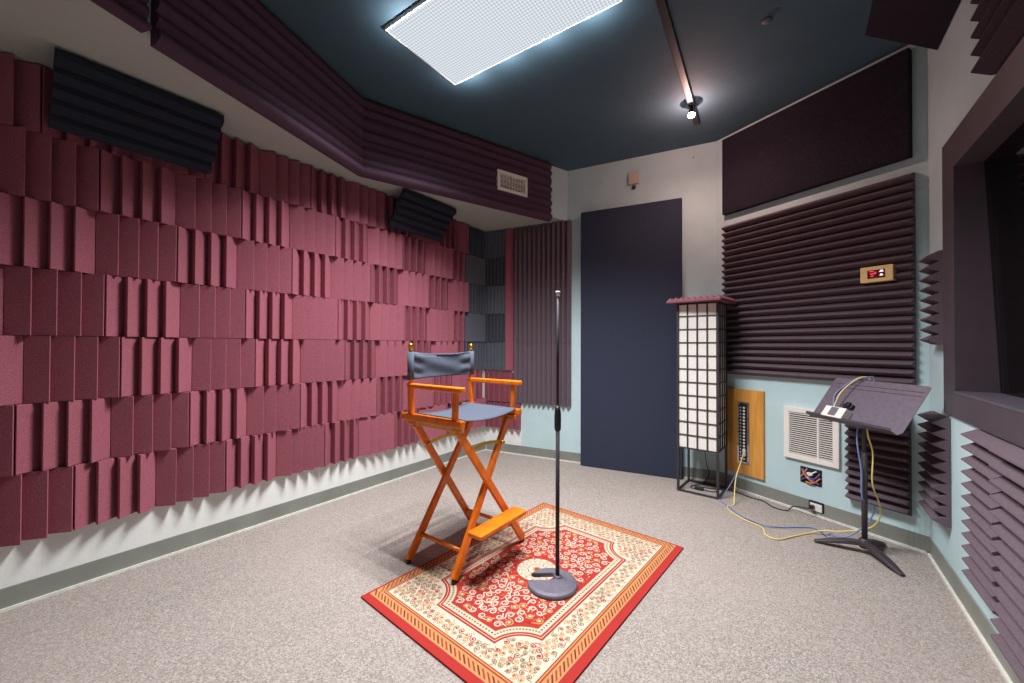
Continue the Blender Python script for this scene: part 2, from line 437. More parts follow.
def hit(px, p, d):   # distance along line p,d seen under image column px of the photo
    dx = (px-512)/395.2; q = inter(Vector((0,0)), Vector((dx,1)), p, d); return (q-p).dot(d)
v0, v1, v2 = hit(497.5,B0,dS2), hit(527.5,B0,dS2), hit(552.5,B0,dS2)
s1 = hit(157, B0, dS1)
fascia(B0, dS2, nS2, -.02, v0, 2.50, 3.09, 'long plum foam sheet on the soffit edge left of the small vent')
fascia(B0, dS2, nS2, v0, v1, 2.50, 2.665, 'small plum foam piece below the soffit vent')
fascia(B0, dS2, nS2, v0, v1, 2.86, 3.09, 'small plum foam piece above the soffit vent')
fascia(B0, dS2, nS2, v1, v2, 2.50, 3.09, 'plum foam piece right of the soffit vent with wavy end')
fascia(B0, dS1, nS1, -.02, s1, 2.50, 3.09, 'plum foam sheet on the near soffit edge beside the ceiling light')
fascia(B0, dS1, nS1, s1+.03, s1+1.25, 2.53, 3.09, 'plum foam sheet nearest the camera at top left')
# soffit vent
rzv = atan2(-dS2.y, -dS2.x)
qv = B0 + dS2*v1 - nS2*(TH-.001)
vent = empty('air_vent', (qv.x, qv.y, 2.667), rzv); Wv = v1-v0
sgn = 1 if (Vector((-dS2.x,-dS2.y)).x*nS2.y - (-dS2.y)*nS2.x) > 0 else -1
tag(vent, 'small white air vent set in plum foam on the soffit edge', 'vent')
def grille(par, w, h, depth, fr, nv, nh, sgn=1, vertical=True, mid=None):
    y0, y1 = (0, depth*sgn)
    mb = MB(); mb.box(0,w,y0,y1,0,fr); mb.box(0,w,y0,y1,h-fr,h); mb.box(0,fr,y0,y1,fr,h-fr); mb.box(w-fr,w,y0,y1,fr,h-fr)
    if mid: mb.box(w*mid-.006,w*mid+.006,y0,y1*.95,fr,h-fr)
    mb.build('vent_frame', M['white'], par, bevel=.002)
    mb = MB(); mb.box(fr,w-fr,0,.004*sgn,fr,h-fr); mb.build('vent_backing', M['gap'], par)
    mb = MB()
    if vertical:
        for i in range(nv):
            x = fr + (w-2*fr)*(i+.5)/nv; mb.box(x-.0035,x+.0035,.004*sgn,y1*.8,fr,h-fr)
        mb.box(fr,w-fr,.004*sgn,y1*.6,h*.36,h*.36+.006); mb.box(fr,w-fr,.004*sgn,y1*.6,h*.64,h*.64+.006)
    else:
        for i in range(nh):
            z = fr + (h-2*fr)*(i+.5)/nh; hh=(h-2*fr)/nh
            mb.add([(fr,y1*.9,z-hh*.22),(w-fr,y1*.9,z-hh*.22),(w-fr,y1*.4,z-hh*.16),(fr,y1*.4,z-hh*.16),(fr,y1*.9,z+hh*.12),(w-fr,y1*.9,z+hh*.12),(w-fr,y1*.4,z+hh*.14),(fr,y1*.4,z+hh*.14)],
                   [(0,1,2,3),(4,5,6,7),(0,1,5,4),(2,3,7,6),(0,3,7,4),(1,2,6,5)])
    mb.build('vent_slats', M['white'], par)
grille(vent, Wv, .19, .058, .028, 9, 0, sgn)

# ------------------------------------------------------------------ fabric panels
nav = empty('sound_absorber', FW.p(1.175, .004, 0), FW.rz)
mb = MB(); mb.box(-.96, 0, .018, .078, .0, 2.60); mb.build('fabric_cover', M['fabric'], nav, bevel=.006)
mb = MB(); mb.box(-.955, -.005, 0, .018, .004, 2.595); mb.build('backing_board', M['black'], nav)
tag(nav, 'tall navy fabric acoustic panel standing on the carpet against the far wall', 'acoustic panel')
up = empty('sound_absorber', CW.p(.087, .002, 2.385), CW.rz)
mb = MB(); mb.box(-1.228, 0, .0, .05, 0, .668); mb.build('fabric_cover', M['fabric_dark'], up, bevel=.006)
tag(up, 'wide black fabric acoustic panel high above the dark ridged foam panels', 'acoustic panel')
# box-shaped bass trap hanging in the ceiling corner at right
ct = empty('bass_trap', RW.p(.22, 0, 2.87), RW.rz)
mb = MB(); Lb = -1.45
cs = [(.003,.0),(.305,.222),(.27,.222),(.003,.03)]
mb.add([(0,y,z) for y,z in cs]+[(Lb,y,z) for y,z in cs], [(0,1,2,3),(7,6,5,4),(0,4,5,1),(1,5,6,2),(2,6,7,3),(3,7,4,0)]); mb.build('fabric_cover', M['fabric_dark'], ct, bevel=.004)
tag(ct, 'dark fabric bass trap fixed under the ceiling above the window', 'bass trap')

# ------------------------------------------------------------------ window to control room
win = empty('window_1', RW.p(WU0, 0, WZ0), RW.rz); struct(win)
L = WU1-WU0; H = WZ1-WZ0; fw = .172
mb = MB()
mb.box(-L-fw, fw, .001, .014, -.115, 0); mb.box(-L-fw, fw, .001, .014, H, H+.155)
mb.box(0, fw, .001, .014, 0, H); mb.box(-L-fw, -L, .001, .014, 0, H)
mb.box(-.012, 0, -.138, .014, 0, H); mb.box(-L, -L+.012, -.138, .014, 0, H); mb.box(-L+.012, -.012, -.138, .014, H-.012, H)
mb.build('window_frame', M['frame'], win)
mb = MB(); mb.box(-L+.012, -.012, -.138, .016, 0, .014); mb.build('window_sill', M['sill'], win, bevel=.003)
mb = MB(); mb.add([(-.014,-.13,.015),(-L+.014,-.13,.015),(-L+.014,-.085,H-.014),(-.014,-.085,H-.014),(-.014,-.136,.015),(-L+.014,-.136,.015),(-L+.014,-.091,H-.014),(-.014,-.091,H-.014)],
  [(0,1,2,3),(7,6,5,4),(0,1,5,4),(2,3,7,6),(0,3,7,4),(1,2,6,5)]); mb.build('window_pane', M['glass'], win)
# dim control room behind the glass
mb = MB(); mb.box(-L-.3,.3,-.95,-.9,-.4,H+.3); mb.box(-L-.3,.3,-.9,-.14,-.45,-.4); mb.box(-L-.3,.3,-.9,-.14,H+.3,H+.35); mb.box(.3,.35,-.9,-.14,-.4,H+.3); mb.box(-L-.35,-L-.3,-.9,-.14,-.4,H+.3)
struct(mb.build('wall_control_room', M['fabric_dark'], loc=RW.p(WU0,0,WZ0), rz=RW.rz))

# ------------------------------------------------------------------ things on the corner wall
# oak patch board
pb = empty('patch_board', CW.p(.113, .001, .148), CW.rz)
mb = MB(); mb.box(-.311,0,0,.022,0,.715); mb.build('board', M['panel_wood'], pb, bevel=.002)
mb = MB(); mb.box(-.198,-.098,.022,.030,.095,.612); mb.build('rack_plate', M['chrome'], pb)
mb = MB(); mb.box(-.178,-.115,.030,.036,.11,.597); mb.build('jack_strip', M['black'], pb)
for i in range(17):
    for j in range(2):
        mb = MB(); x = -.132-.030*j; z = .135+.0268*i
        mb.lathe([(.0075,0),(.0095,.004),(.0085,.008),(.004,.009)], (0,0), 10)
        o = mb.build('jack_ring', M['chrome'] if j == 0 else M['white'], pb, loc=(x,.036,z)); o.rotation_euler = (-pi/2,0,0)
mb = MB(); mb.box(-.176,-.152,.036,.05,.165,.185); mb.box(-.176,-.152,.036,.05,.195,.215); mb.build('plug', M['white'], pb)
tag(pb, 'oak board with an upright black strip of jacks beside the lantern', 'patch panel')
# return air grille
gr = empty('air_return', CW.p(.936, .001, .382), CW.rz)
grille(gr, .358, .388, .024, .038, 0, 20, 1, False, .36)
tag(gr, 'square white louvred air grille low on the wall left of the music stand', 'vent')
# open junction box
jb = empty('wall_box', CW.p(.823, .001, .217), CW.rz)
mb = MB(); mb.box(0,.14,0,.003,0,.118); mb.build('opening', M['gap'], jb)
for k,(mm,pts) in enumerate([('violet',[(.01,.008,.09),(.04,.02,.05),(.09,.015,.045),(.13,.01,.02)]),('copper',[(.02,.01,.02),(.06,.022,.03),(.1,.018,.06),(.125,.01,.1)]),('white',[(.03,.01,.105),(.06,.022,.08),(.08,.02,.05),(.06,.012,.02)]),
      ('copper',[(.09,.012,.11),(.11,.02,.07),(.13,.012,.04)]),('violet',[(.12,.012,.1),(.09,.025,.075),(.04,.018,.03),(.015,.01,.015)]),('copper',[(.008,.01,.06),(.05,.016,.015),(.1,.012,.012)])]):
    mb = MB(); mb.tube(catmull(pts,5), .0055, 6); mb.build('wire', M[mm], jb)
mb = MB(); mb.box(.05,.085,.012,.028,.07,.088); mb.build('connector', M['white'], jb)
tag(jb, 'open rectangular wall box stuffed with violet, white and orange wires', 'junction box')
# outlet
ol = empty('power_outlet', CW.p(.836, .001, .032), CW.rz)
mb = MB(); mb.box(0,.092,0,.009,.0,.072); mb.build('back_plate', M['black'], ol, bevel=.002)
mb = MB(); mb.box(.008,.084,.009,.016,.004,.058); mb.build('face', M['white'], ol, bevel=.003)
mb = MB(); mb.box(.052,.078,.016,.045,.018,.044); mb.build('plug', M['black'], ol, bevel=.003)
tag(ol, 'white power outlet in the grey baseboard with a black plug', 'outlet')
# red display
ld = empty('wall_display', CW.p(1.243, .066, 1.642), CW.rz)
mb = MB(); mb.box(0,.164,-.046,.008,0,.100); mb.build('housing', M['beige'], ld, bevel=.003)
mb = MB(); mb.box(.038,.126,.008,.010,.024,.076); mb.build('screen', M['led_bg'], ld)
mb = MB()
for (x,z,w,h) in [(.092,.066,.024,.004),(.082,.050,.03,.005),(.094,.036,.016,.005),(.080,.058,.010,.004)]: mb.box(x,x+w,.010,.011,z,z+h)
mb.build('red_segments', M['led_red'], ld)
mb = MB()
for (x,z,w,h) in [(.044,.060,.022,.005),(.048,.064,.012,.008),(.046,.036,.018,.005),(.050,.040,.010,.008)]: mb.box(x,x+w,.010,.011,z,z+h)
mb.build('white_marks', M['led_white'], ld)
tag(ld, 'small beige box with red lit display on the dark ridged foam', 'display')

# sensor on far wall
se = empty('wall_sensor', FW.p(1.645, .001, 2.825), FW.rz)
mb = MB(); mb.box(-.096,0,0,.03,0,.115); mb.build('housing', M['sensor'], se, bevel=.004)
mb = MB(); mb.lathe([(.018,0),(.018,.02),(.010,.026)], (0,0), 16); o = mb.build('lens', M['black'], se, loc=(-.048,.0,-.03)); o.rotation_euler = (-pi/2,0,0)
tag(se, 'beige sensor box high on the wall above the navy panel', 'sensor')
for u, z, lab in ((1.37,2.90,'small white hook on the wall left of the beige sensor'),(2.23,2.985,'small white hook on the wall right of the beige sensor')):
    mb = MB(); mb.lathe([(.009,0),(.009,.004),(.004,.006),(.004,.016),(.007,.018)], (0,0), 10); o = mb.build('wall_hook', M['white'], loc=FW.p(u,.001,z)); o.rotation_euler = (-pi/2,0,FW.rz)
    tag(o, lab, 'hook')

# ------------------------------------------------------------------ ceiling light
PW = 45
def lamp(par, loc, power, typ, col=(.95,.975,1), size=133, blend=1.0, soft=0.0, up=False):
    L_ = bpy.data.lights.new('lamp', typ); L_.energy = power; L_.color = col; L_.shadow_soft_size = soft
    if typ == 'SPOT': L_.spot_size = radians(size); L_.spot_blend = blend
    o = bpy.data.objects.new('lamp', L_); COL.objects.link(o); o.parent = par; o.location = loc; o.rotation_euler = (pi if up else 0,0,0); return o
def troffer(cx, cy, rz, label):
    t = empty('ceiling_light', (cx, cy, HC), rz)
    w, l, d = .595, 1.21, .024
    mb = MB(); f = .012
    mb.box(-l/2,l/2,-w/2,-w/2+f,-d,0); mb.box(-l/2,l/2,w/2-f,w/2,-d,0); mb.box(-l/2,-l/2+f,-w/2+f,w/2-f,-d,0); mb.box(l/2-f,l/2,-w/2+f,w/2-f,-d,0)
    mb.build('light_frame', M['white'], t)
    mb = MB(); mb.box(-l/2+f,l/2-f,-w/2+f,w/2-f,-d-.004,-d+.006); mb.build('diffuser', M['diff'], t)
    for i in range(6):
        for j in range(3):
            lamp(t, (-l/2+l*(i+.5)/6, -w/2+w*(j+.5)/3, -d-.045), PW, 'SPOT', soft=.025)
    for i in range(4):
        for j in (-1,1): lamp(t, (-l/2+l*(i+.5)/4, j*w*.40, -d-.12), PW*.15, 'SPOT', size=165, up=True)  # unseen upward spots added to brighten the ceiling around the fixture
    return tag(t, label, 'ceiling light')
c0 = Vector((-.411, 2.783)); e1 = Vector((-.751, 2.301)); e2 = (Vector((.604,2.094)) - c0).normalized()
e1d = (e1-c0).normalized(); e2p = Vector((e1d.y, -e1d.x)); e2p = e2p if e2p.dot(e2) > 0 else -e2p
e2 = (e2+e2p).normalized()
e1d = Vector((-e2.y, e2.x)); e1d = e1d if e1d.dot(e1-c0) > 0 else -e1d
cc = c0 + e1d*.2975 + e2*.605
troffer(cc.x, cc.y, atan2(e2.y, e2.x), 'flat bright ceiling light with a prismatic grid diffuser over the chair')

# track with spot
tp = Vector((1.30, 2.90)); td = Vector((.535, .845)).normalized()
tk = empty('track_light', (tp.x, tp.y, HC), atan2(td.y, td.x))
mb = MB(); mb.box(-1.6,.42,-.022,.022,-.032,0); mb.build('track', M['black'], tk, bevel=.003)
mb = MB(); mb.tube([(.13,0,-.03),(.13,0,-.06)], .012, 10); mb.build('stem', M['black'], tk)
mb = MB()
n=16
mb.lathe([(.014,-.0),(.02,-.008),(.023,-.03),(.024,-.036)], (0,0), n); mb.build('lamp_head', M['black'], tk, loc=(.13,0,-.05))
mb = MB(); mb.lathe([(.004,-.034),(.022,-.037),(.028,-.048),(.022,-.060),(.004,-.068)], (0,0), 12); mb.build('bulb', M['bulb'], tk, loc=(.13,0,-.05))
lamp(tk, (.13,0,-.15), 9, 'POINT', (1,.55,.48))
lamp(tk, (.13,0,-.135), 24, 'SPOT', (1,.62,.52), 170, .8)
tag(tk, 'dark ceiling track with one glaring warm spot bulb', 'spotlight')
mb = MB(); mb.lathe([(.006,-.014),(.02,-.012),(.026,-.006),(.026,0)], (0,0), 16)
tag(mb.build('sprinkler_cap', M['cast'], loc=(1.453,2.242,HC)), 'small round cap on the dark ceiling right of the spot bulb', 'ceiling cap')

# ------------------------------------------------------------------ rug
rc = Vector((.2503, 3.0832)); ra = .7054
RWd, RLn = 1.043, 1.513
# local: x = u (width), y = -v
def rp(u, v, z): return (u, -v, z)
mb = MB(); RT = .008
mb.box(0, RWd, -RLn, 0, 0, RT, 0)
def rrect(u0, v0, u1, v1, z, m): mb.add([rp(u0,v0,z),rp(u1,v0,z),rp(u1,v1,z),rp(u0,v1,z)], [(3,2,1,0)], m)
z = RT + .0003
rrect(.013,.014,1.003,1.473,z,2)                          # gold guard band
# ticks in guard band
def tick(c, d, n, ln, wd, zz, m):
    c = Vector(c); d = Vector(d); n = Vector(n); q = (d*1.0+n*.75).normalized()*ln
    P = [c-q/2-d*wd/2, c-q/2+d*wd/2, c+q/2+d*wd/2, c+q/2-d*wd/2]
    mb.add([rp(p.x,p.y,zz) for p in P], [(0,1,2,3)], m)
gi = (.052,.055,.957,1.424)
st = .0265
k = 0; u = .03
while u < .99:
    for v in (.034, 1.449): tick((u,v),(1,0),(0,1),.048,.011,z+.0003,3 if k%3 else 5)
    u += st; k += 1
v = .06
while v < 1.43:
    for u in (.032, .981): tick((u,v),(0,1),(1,0),.048,.011,z+.0003,3 if k%3 else 5)
    v += st; k += 1
rrect(*gi, z+.0005, 3)
rrect(gi[0]+.006,gi[1]+.006,gi[2]-.006,gi[3]-.006, z+.0007, 2)
rrect(gi[0]+.012,gi[1]+.012,gi[2]-.012,gi[3]-.012, z+.0009, 3)
BI = (gi[0]+.017,gi[1]+.017,gi[2]-.017,gi[3]-.017)
rrect(*BI, z+.0011, 1)
CU0,CU1,CV0,CV1 = .19,.842,.222,1.316; CR = .152
def contour(d, n=10):
    """field outline with concave corners, inset by d"""
    u0,u1,v0,v1 = CU0+d,CU1-d,CV0+d,CV1-d; r = CR + d; pts = []
    for (cx,cy,a0,a1,ex,ey) in ((CU1+.012,CV1+.012,0,0,1,1),(CU0-.012,CV1+.012,0,0,-1,1),(CU0-.012,CV0-.012,0,0,-1,-1),(CU1+.012,CV0-.012,0,0,1,-1)):
        # intersections with the straight sides
        du = abs((u1 if ex>0 else u0)-cx); dv = abs((v1 if ey>0 else v0)-cy)
        A1 = atan2(sqrt(max(r*r-du*du,1e-9)), du); A2 = atan2(dv, sqrt(max(r*r-dv*dv,1e-9)))
        arc = [(cx-ex*r*cos(A1+(A2-A1)*t/n), cy-ey*r*sin(A1+(A2-A1)*t/n)) for t in range(n+1)]
        if ex*ey < 0: arc = arc[::-1]
        pts += arc
    return pts
def fill(poly, zz, m):
    n = len(poly); cx = (CU0+CU1)/2; cy = (CV0+CV1)/2
    V = [rp(cx,cy,zz)] + [rp(p[0],p[1],zz) for p in poly]
    mb.add(V, [(0,i+1,(i+1)%n+1) for i in range(n)], m)
zz = z+.0013
for d, m in ((0,3),(.010,1),(.013,0),(.021,2),(.024,1),(.052,2),(.055,3),(.061,0)):
    fill(contour(d), zz, m); zz += .0002
FZ = zz + .0002
def infield(u, v, marg):
    if not (CU0+marg < u < CU1-marg and CV0+marg < v < CV1-marg): return False
    for cx in (CU0-.012,CU1+.012):
        for cy in (CV0-.012,CV1+.012):
            if (u-cx)**2+(v-cy)**2 < (CR+marg)**2: return False
    return True
def ribbon(pts, w, zz, m):
    V = []; n = len(pts)
    for i, p in enumerate(pts):
        a = Vector(pts[max(i-1,0)]); b = Vector(pts[min(i+1,n-1)]); d = (b-a)
        if d.length < 1e-7: d = Vector((1,0))
        d.normalize(); q = Vector((-d.y,d.x))*w*(.5 if 0<i<n-1 else .25)
        V += [rp(p[0]-q.x,p[1]-q.y,zz), rp(p[0]+q.x,p[1]+q.y,zz)]
    mb.add(V, [(2*i,2*i+1,2*i+3,2*i+2) for i in range(n-1)], m)
def spiral(c, r, a0, sg, turns=1.4, n=15, tail=.9):
    pts = []
    for i in range(n+1):
        t = i/n; rr = r*(.16+.84*t); a = a0+sg*2*pi*turns*t; pts.append((c[0]+rr*cos(a), c[1]+rr*sin(a)))
    # tail leaves tangentially
    a = a0+sg*2*pi*turns; tx, ty = -sin(a)*sg, cos(a)*sg
    e = pts[-1]
    for k in (1,2,3): pts.append((e[0]+tx*r*tail*k/3+cos(a)*r*.12*k*k/3, e[1]+ty*r*tail*k/3+sin(a)*r*.12*k*k/3))
    return pts
def dot(c, r, zz, m, n=7):
    V = [rp(c[0]+r*cos(2*pi*k/n), c[1]+r*sin(2*pi*k/n), zz) for k in range(n)]; mb.add(V, [tuple(range(n))], m)
rr = random.Random(3)
MC = ((CU0+CU1)/2, .775)
# field scrollwork, mirrored about the long axis like the woven pattern
s = .050; v = CV0+.080; row = 0
while v < CV1-.06:
    u = MC[0] + (s/2 if row % 2 else 0.0)
    while u < CU1-.05:
        du = rr.uniform(-.006,.006); dv = rr.uniform(-.006,.006); r = rr.uniform(.0155,.021); a = rr.uniform(0,6.28); col = rr.choice([1,1,1,2]); sgn_ = rr.choice([-1,1])
        for mir in ((1,-1) if u-MC[0] > .01 else (1,)):
            uu = MC[0] + (u+du-MC[0])*mir; vv = v+dv
            if infield(uu,vv,.074) and (uu-MC[0])**2+(vv-MC[1])**2 > .128**2:
                aa = a if mir > 0 else pi-a
                ribbon(spiral((uu,vv), r, aa, sgn_*mir, 1.6, 17, 1.5), .0060, FZ, col)
                dot((uu,vv), .0065, FZ+.0002, 3 if col==1 else 1)
        u += s
    v += s*.88; row += 1
for i in range(1500):
    u = rr.uniform(CU0,CU1); v = rr.uniform(CV0,CV1)
    if infield(u,v,.07) and (u-MC[0])**2+(v-MC[1])**2 > .115**2:
        if i % 2: dot((u,v), rr.uniform(.002,.0042), FZ-.0001, rr.choice([1,2,1,5,5]))
        else:
            a = rr.uniform(0,6.28); q = rr.uniform(.006,.013)
            ribbon([(u-q*cos(a),v-q*sin(a)),(u+q*.3*sin(a),v-q*.3*cos(a)),(u+q*cos(a),v+q*sin(a))], .0036, FZ-.0001, rr.choice([1,2,2,5]))
# guard strip dots inside the contour
pts = contour(.038, 14)
for i in range(len(pts)):
    a = Vector(pts[i]); b = Vector(pts[(i+1)%len(pts)]); n = max(1, int((b-a).length/.017))
    for k in range(n): p = a.lerp(b, k/n); dot(p, .0058, zz+.0001, 3 if k%2 else 4)
# cream border scrolls
s = .033; v = BI[1]+.016; row = 0
while v < BI[3]-.015:
    u = BI[0]+.018 + (s/2 if row%2 else 0)
    while u < BI[2]-.015:
        if not infield(u, v, -.016) :
            r = rr.uniform(.011,.0155); ribbon(spiral((u+rr.uniform(-.004,.004),v+rr.uniform(-.004,.004)), r, rr.uniform(0,6.28), rr.choice([-1,1]), 1.5, 14, 1.2), .0045, z+.0013, rr.choice([2,3,4,4,2,4]))
            dot((u,v), .0048, z+.0012, rr.choice([3,5,2]))
        u += s
    v += s*.8; row += 1
for i in range(2200):
    u = rr.uniform(BI[0]+.008,BI[2]-.008); v = rr.uniform(BI[1]+.008,BI[3]-.008)
    if not infield(u,v,-.012): dot((u,v), rr.uniform(.002,.004), z+.0012, rr.choice([3,4,2,4,2]), 5)
# centre medallion
def ring(c, r, zz, m, n=36, wob=0): 
    V = [rp(c[0]+(r+wob*cos(12*2*pi*k/n))*cos(2*pi*k/n), c[1]+(r+wob*cos(12*2*pi*k/n))*sin(2*pi*k/n), zz) for k in range(n)]; mb.add(V, [tuple(range(n))], m)
for r, m, w in ((.112,3,.0),(.108,1,.0),(.088,2,.003),(.083,1,.003),(.052,3,.004),(.047,1,.004),(.026,2,.003),(.015,3,0)):
    ring(MC, r, FZ+.0003, m, 72, w); FZ += .0002
for k in range(16):
    a = 2*pi*k/16
    dot((MC[0]+.098*cos(a), MC[1]+.098*sin(a)), .006, FZ+.0003, 4)
    ribbon(spiral((MC[0]+.067*cos(a), MC[1]+.067*sin(a)), .0095, a, 1, 1.1, 9, .4), .003, FZ+.0003, 4 if k%2 else 3)
rug = mb.build('area_rug', RUG, loc=(rc.x, rc.y, .001), rz=-ra, fix=False)
tag(rug, 'red and cream oriental rug with scroll pattern under chair and microphone stand', 'rug')

# ------------------------------------------------------------------ director's chair
CH = empty('director_chair', (-.266, 2.364, .001), radians(-36.4))
tag(CH, 'tall orange wood folding director chair with slate canvas seat and back', 'chair')
zt = .775; lb = .285; lt = .235
RTOP = .0125
def leg(xx, xt, sy, foot_z, wd=.042, th=.024):
    a = Vector((xx, sy*lb, foot_z)); b = Vector((xt, -sy*lt, zt)); d = (b-a).normalized()
    mb = MB(); mb.bar(a, b, wd, th, (1,0,0)); o = mb.build('leg', M['orange'], CH, bevel=.004)
    g = MB(); g.lathe([(.013,0),(.014,.006),(.011,.022)], (a.x,a.y), 12); gg = g.build('foot_glide', M['black'], o, loc=(0,0,foot_z-.018))
    return o
# rug height under front legs
leg(.205, .150, 1, .031); leg(.178, .123, -1, .031); leg(-.178, -.158, -1, .018); leg(-.205, -.185, 1, .018)
def legy(sy, zq, f=.015): t = (zq-f)/(zt-f); return sy*lb + (-sy*lt-sy*lb)*t
for sy in (-1, 1):
    z_ = .135; y_ = legy(sy, z_); mb = MB(); mb.tube([(-.192,y_,z_),(.18,y_,z_)], .011, 12); mb.build('stretcher', M['orange'], CH)
    z_ = .645; xq = .150 if sy > 0 else -.176; yw = legy(-1, z_)
    mb = MB(); P = [(xq, yw*(1-2*t/8), z_+.022*sin(pi*t/8)) for t in range(9)]
    for a, b in zip(P, P[1:]): mb.bar(a, b, .003, .018, (0,0,1))
    for yy in (yw, -yw): mb.tube([(xq-.008,yy,z_),(xq+.016,yy,z_)], .010, 10)
    mb.build('folding_brace', M['brass'], CH)
    y_ = sy*.256
    mb = MB(); mb.box(-.25,.19,sy*.238-.012,sy*.238+.012,.77,.797); mb.build('lower_rail', M['lit_rail_wood'] if sy<0 else M['orange'], CH, bevel=.003)
    mb = MB(); mb.box(-.267,.207,y_-.020,y_+.020,.798,.836); mb.build('seat_rail', M['orange'], CH, bevel=.006)
    for xh in (-.2, .155):
        mb = MB(); mb.box(xh-.03,xh+.03,sy*.238-.015,sy*.238+.015,.775,.796); mb.build('hinge_plate', M['brass'], CH)
    # back post, slight splay
    mb = MB(); mb.bar((-.198,y_,.836),(-.204,y_,1.0),.032,.026,(1,0,0)); mb.bar((-.204,y_,1.0),(-.206,y_,1.19),.020,.020,(1,0,0)); mb.build('back_post', M['orange'], CH, bevel=.003)
    mb = MB(); mb.lathe([(.009,1.185),(.009,1.196),(.015,1.200),(.015,1.205),(.009,1.208),(.014,1.214),(.0165,1.224),(.013,1.235),(.004,1.240)], (-.206,y_), 16); mb.build('finial', M['beige'] if False else M['brass'], CH)
    mb = MB(); mb.bar((.150,y_,.836),(.158,y_,.983),.028,.026,(1,0,0)); mb.build('front_post', M['orange'], CH, bevel=.003)
    # armrest with rounded front
    mb = MB(); pl = []
    for x, w in ((-.228,.013),(-.215,.016),(-.10,.016),(.06,.019),(.14,.023),(.185,.025),(.206,.021),(.214,.012)): pl.append((x,w))
    poly = [(x, y_-w) for x, w in pl] + [(x, y_+w) for x, w in pl[::-1]]
    mb.prism(poly, .981, 1.009); mb.build('armrest', M['orange'], CH, bevel=.006)
# canvas seat
mb = MB(); n = 14; V = []; F = []; nx = 8
for i in range(nx+1):
    for j in range(n+1):
        x = -.235+.42*i/nx; t = j/n; y = -.240+.48*t; V.append((x, y, .838-.024*sin(pi*t)**.8+ (0.004 if j in (0,n) else 0)))
for i in range(nx):
    for j in range(n): a = i*(n+1)+j; F.append((a,a+1,a+n+2,a+n+1))
mb.add(V, F, 0, True); o = mb.build('seat_canvas', M['canvas'], CH); s_ = o.modifiers.new('t','SOLIDIFY'); s_.thickness = .004
# canvas back with sleeves and wrinkles
mb = MB(); V = []; F = []; nz = 20; ny = 44
for i in range(nz+1):
    zq = 1.032+.156*i/nz
    for j in range(ny+1):
        t = j/ny; y = -.272+.544*t; e = min(t,1-t)
        wr = .006*sin(i/nz*15+3*sin(t*5))*math.exp(-((e-.12)/.09)**2) + .004*sin(i/nz*9+t*7)*sin(pi*t)
        sag = -.006*sin(pi*t)*(i/nz-.2) 
        x = -.196-.006*(i/nz)*.5 + (.003 if e<.03 else 0) - .022*sin(pi*t) + wr
        V.append((x, y, zq + sag - (.008*sin(pi*t) if i > nz-3 else 0)))
for i in range(nz):
    for j in range(ny): a = i*(ny+1)+j; F.append((a,a+1,a+ny+2,a+ny+1))
mb.add(V, F, 0, True); back = mb.build('back_canvas', M['canvas'], CH); s_ = back.modifiers.new('t','SOLIDIFY'); s_.thickness = .004
for sy in (-1,1):
    mb = MB(); mb.tube([(-.203,sy*.258,1.03),(-.204,sy*.258,1.10),(-.205,sy*.258,1.19)], [.0195,.0185,.0195], 14); mb.build('sleeve', M['canvas'], back)
# footrest
mb = MB(); poly = [(.220,-.23),(.230,-.238),(.308,-.238),(.318,-.23),(.318,.165),(.308,.173),(.230,.173),(.220,.165)]
mb.prism(poly, .247, .269); fr = mb.build('footrest', M['orange'], CH, bevel=.004)
mb = MB()
for sy in (-1,1):
    y_ = legy(sy,.20); mb.bar((.205,y_-.03,.232),(.30,y_-.03,.240),.022,.014,(0,0,1))
mb.build('bracket', M['orange'], fr)

# ------------------------------------------------------------------ microphone stand
MS = empty('microphone_stand', (.208, 2.02, .0105)); tag(MS, 'black straight microphone stand with a notched round base on the rug', 'microphone stand')
px, py = .030, .030
mb = MB(); sd = atan2(.045,-.13); R_ = .127; n = 48
def notch(R, inset):
    pts = []
    ha = .30
    for k in range(n+1):
        a = sd+ha+(2*pi-2*ha)*k/n; pts.append((R*cos(a), R*sin(a)))
    d = Vector((cos(sd),sin(sd))); q = Vector((-d.y,d.x))
    for (l, w) in ((.02,-.030-inset),(-.0,-.020-inset),(-.012,0),(-.0,.020+inset),(.02,.030+inset)):
        p = Vector((px,py))+d*(l+.012)+q*w; pts.append((p.x,p.y))
    return pts
a = notch(R_,0); b = notch(R_-.004,.002); c_ = notch(R_-.018,.008); N = len(a)
V = [(x,y,0) for x,y in a]+[(x,y,.014) for x,y in a]+[(x,y,.021) for x,y in b]+[(x*.985,y*.985,.026) for x,y in c_]
F = [tuple(range(N))[::-1]]
for l in range(3):
    for i in range(N): j=(i+1)%N; F.append((l*N+i,l*N+j,(l+1)*N+j,(l+1)*N+i))
F.append(tuple(range(3*N,4*N)))
mb.add(V,F); base = mb.build('base', M['cast'], MS)
mb = MB(); mb.lathe([(.022,.014),(.021,.032),(.014,.036)], (px+.004,py), 18); mb.build('socket', M['cast'], base)
mb = MB(); mb.tube([(px,py,.02),(px,py,.80)], .0105, 14); mb.build('pole', M['pole'], MS)
mb = MB(); mb.lathe([(.011,.775),(.0155,.782),(.0175,.80),(.0175,.86),(.0150,.885),(.013,.905)], (px,py), 18); mb.build('clutch', M['black'], MS)
mb = MB(); mb.tube([(px,py,.89),(px,py,1.474)], .0065, 12); mb.build('pole', M['pole'], MS)
mb = MB(); mb.tube([(px,py,.903),(px,py,.909)], .0085, 12); mb.build('collar', M['chrome'], MS)
mb = MB(); mb.lathe([(.007,1.474),(.009,1.476),(.009,1.492),(.012,1.494),(.012,1.500)], (px,py), 14); mb.build('thread_cap', M['white'], MS)

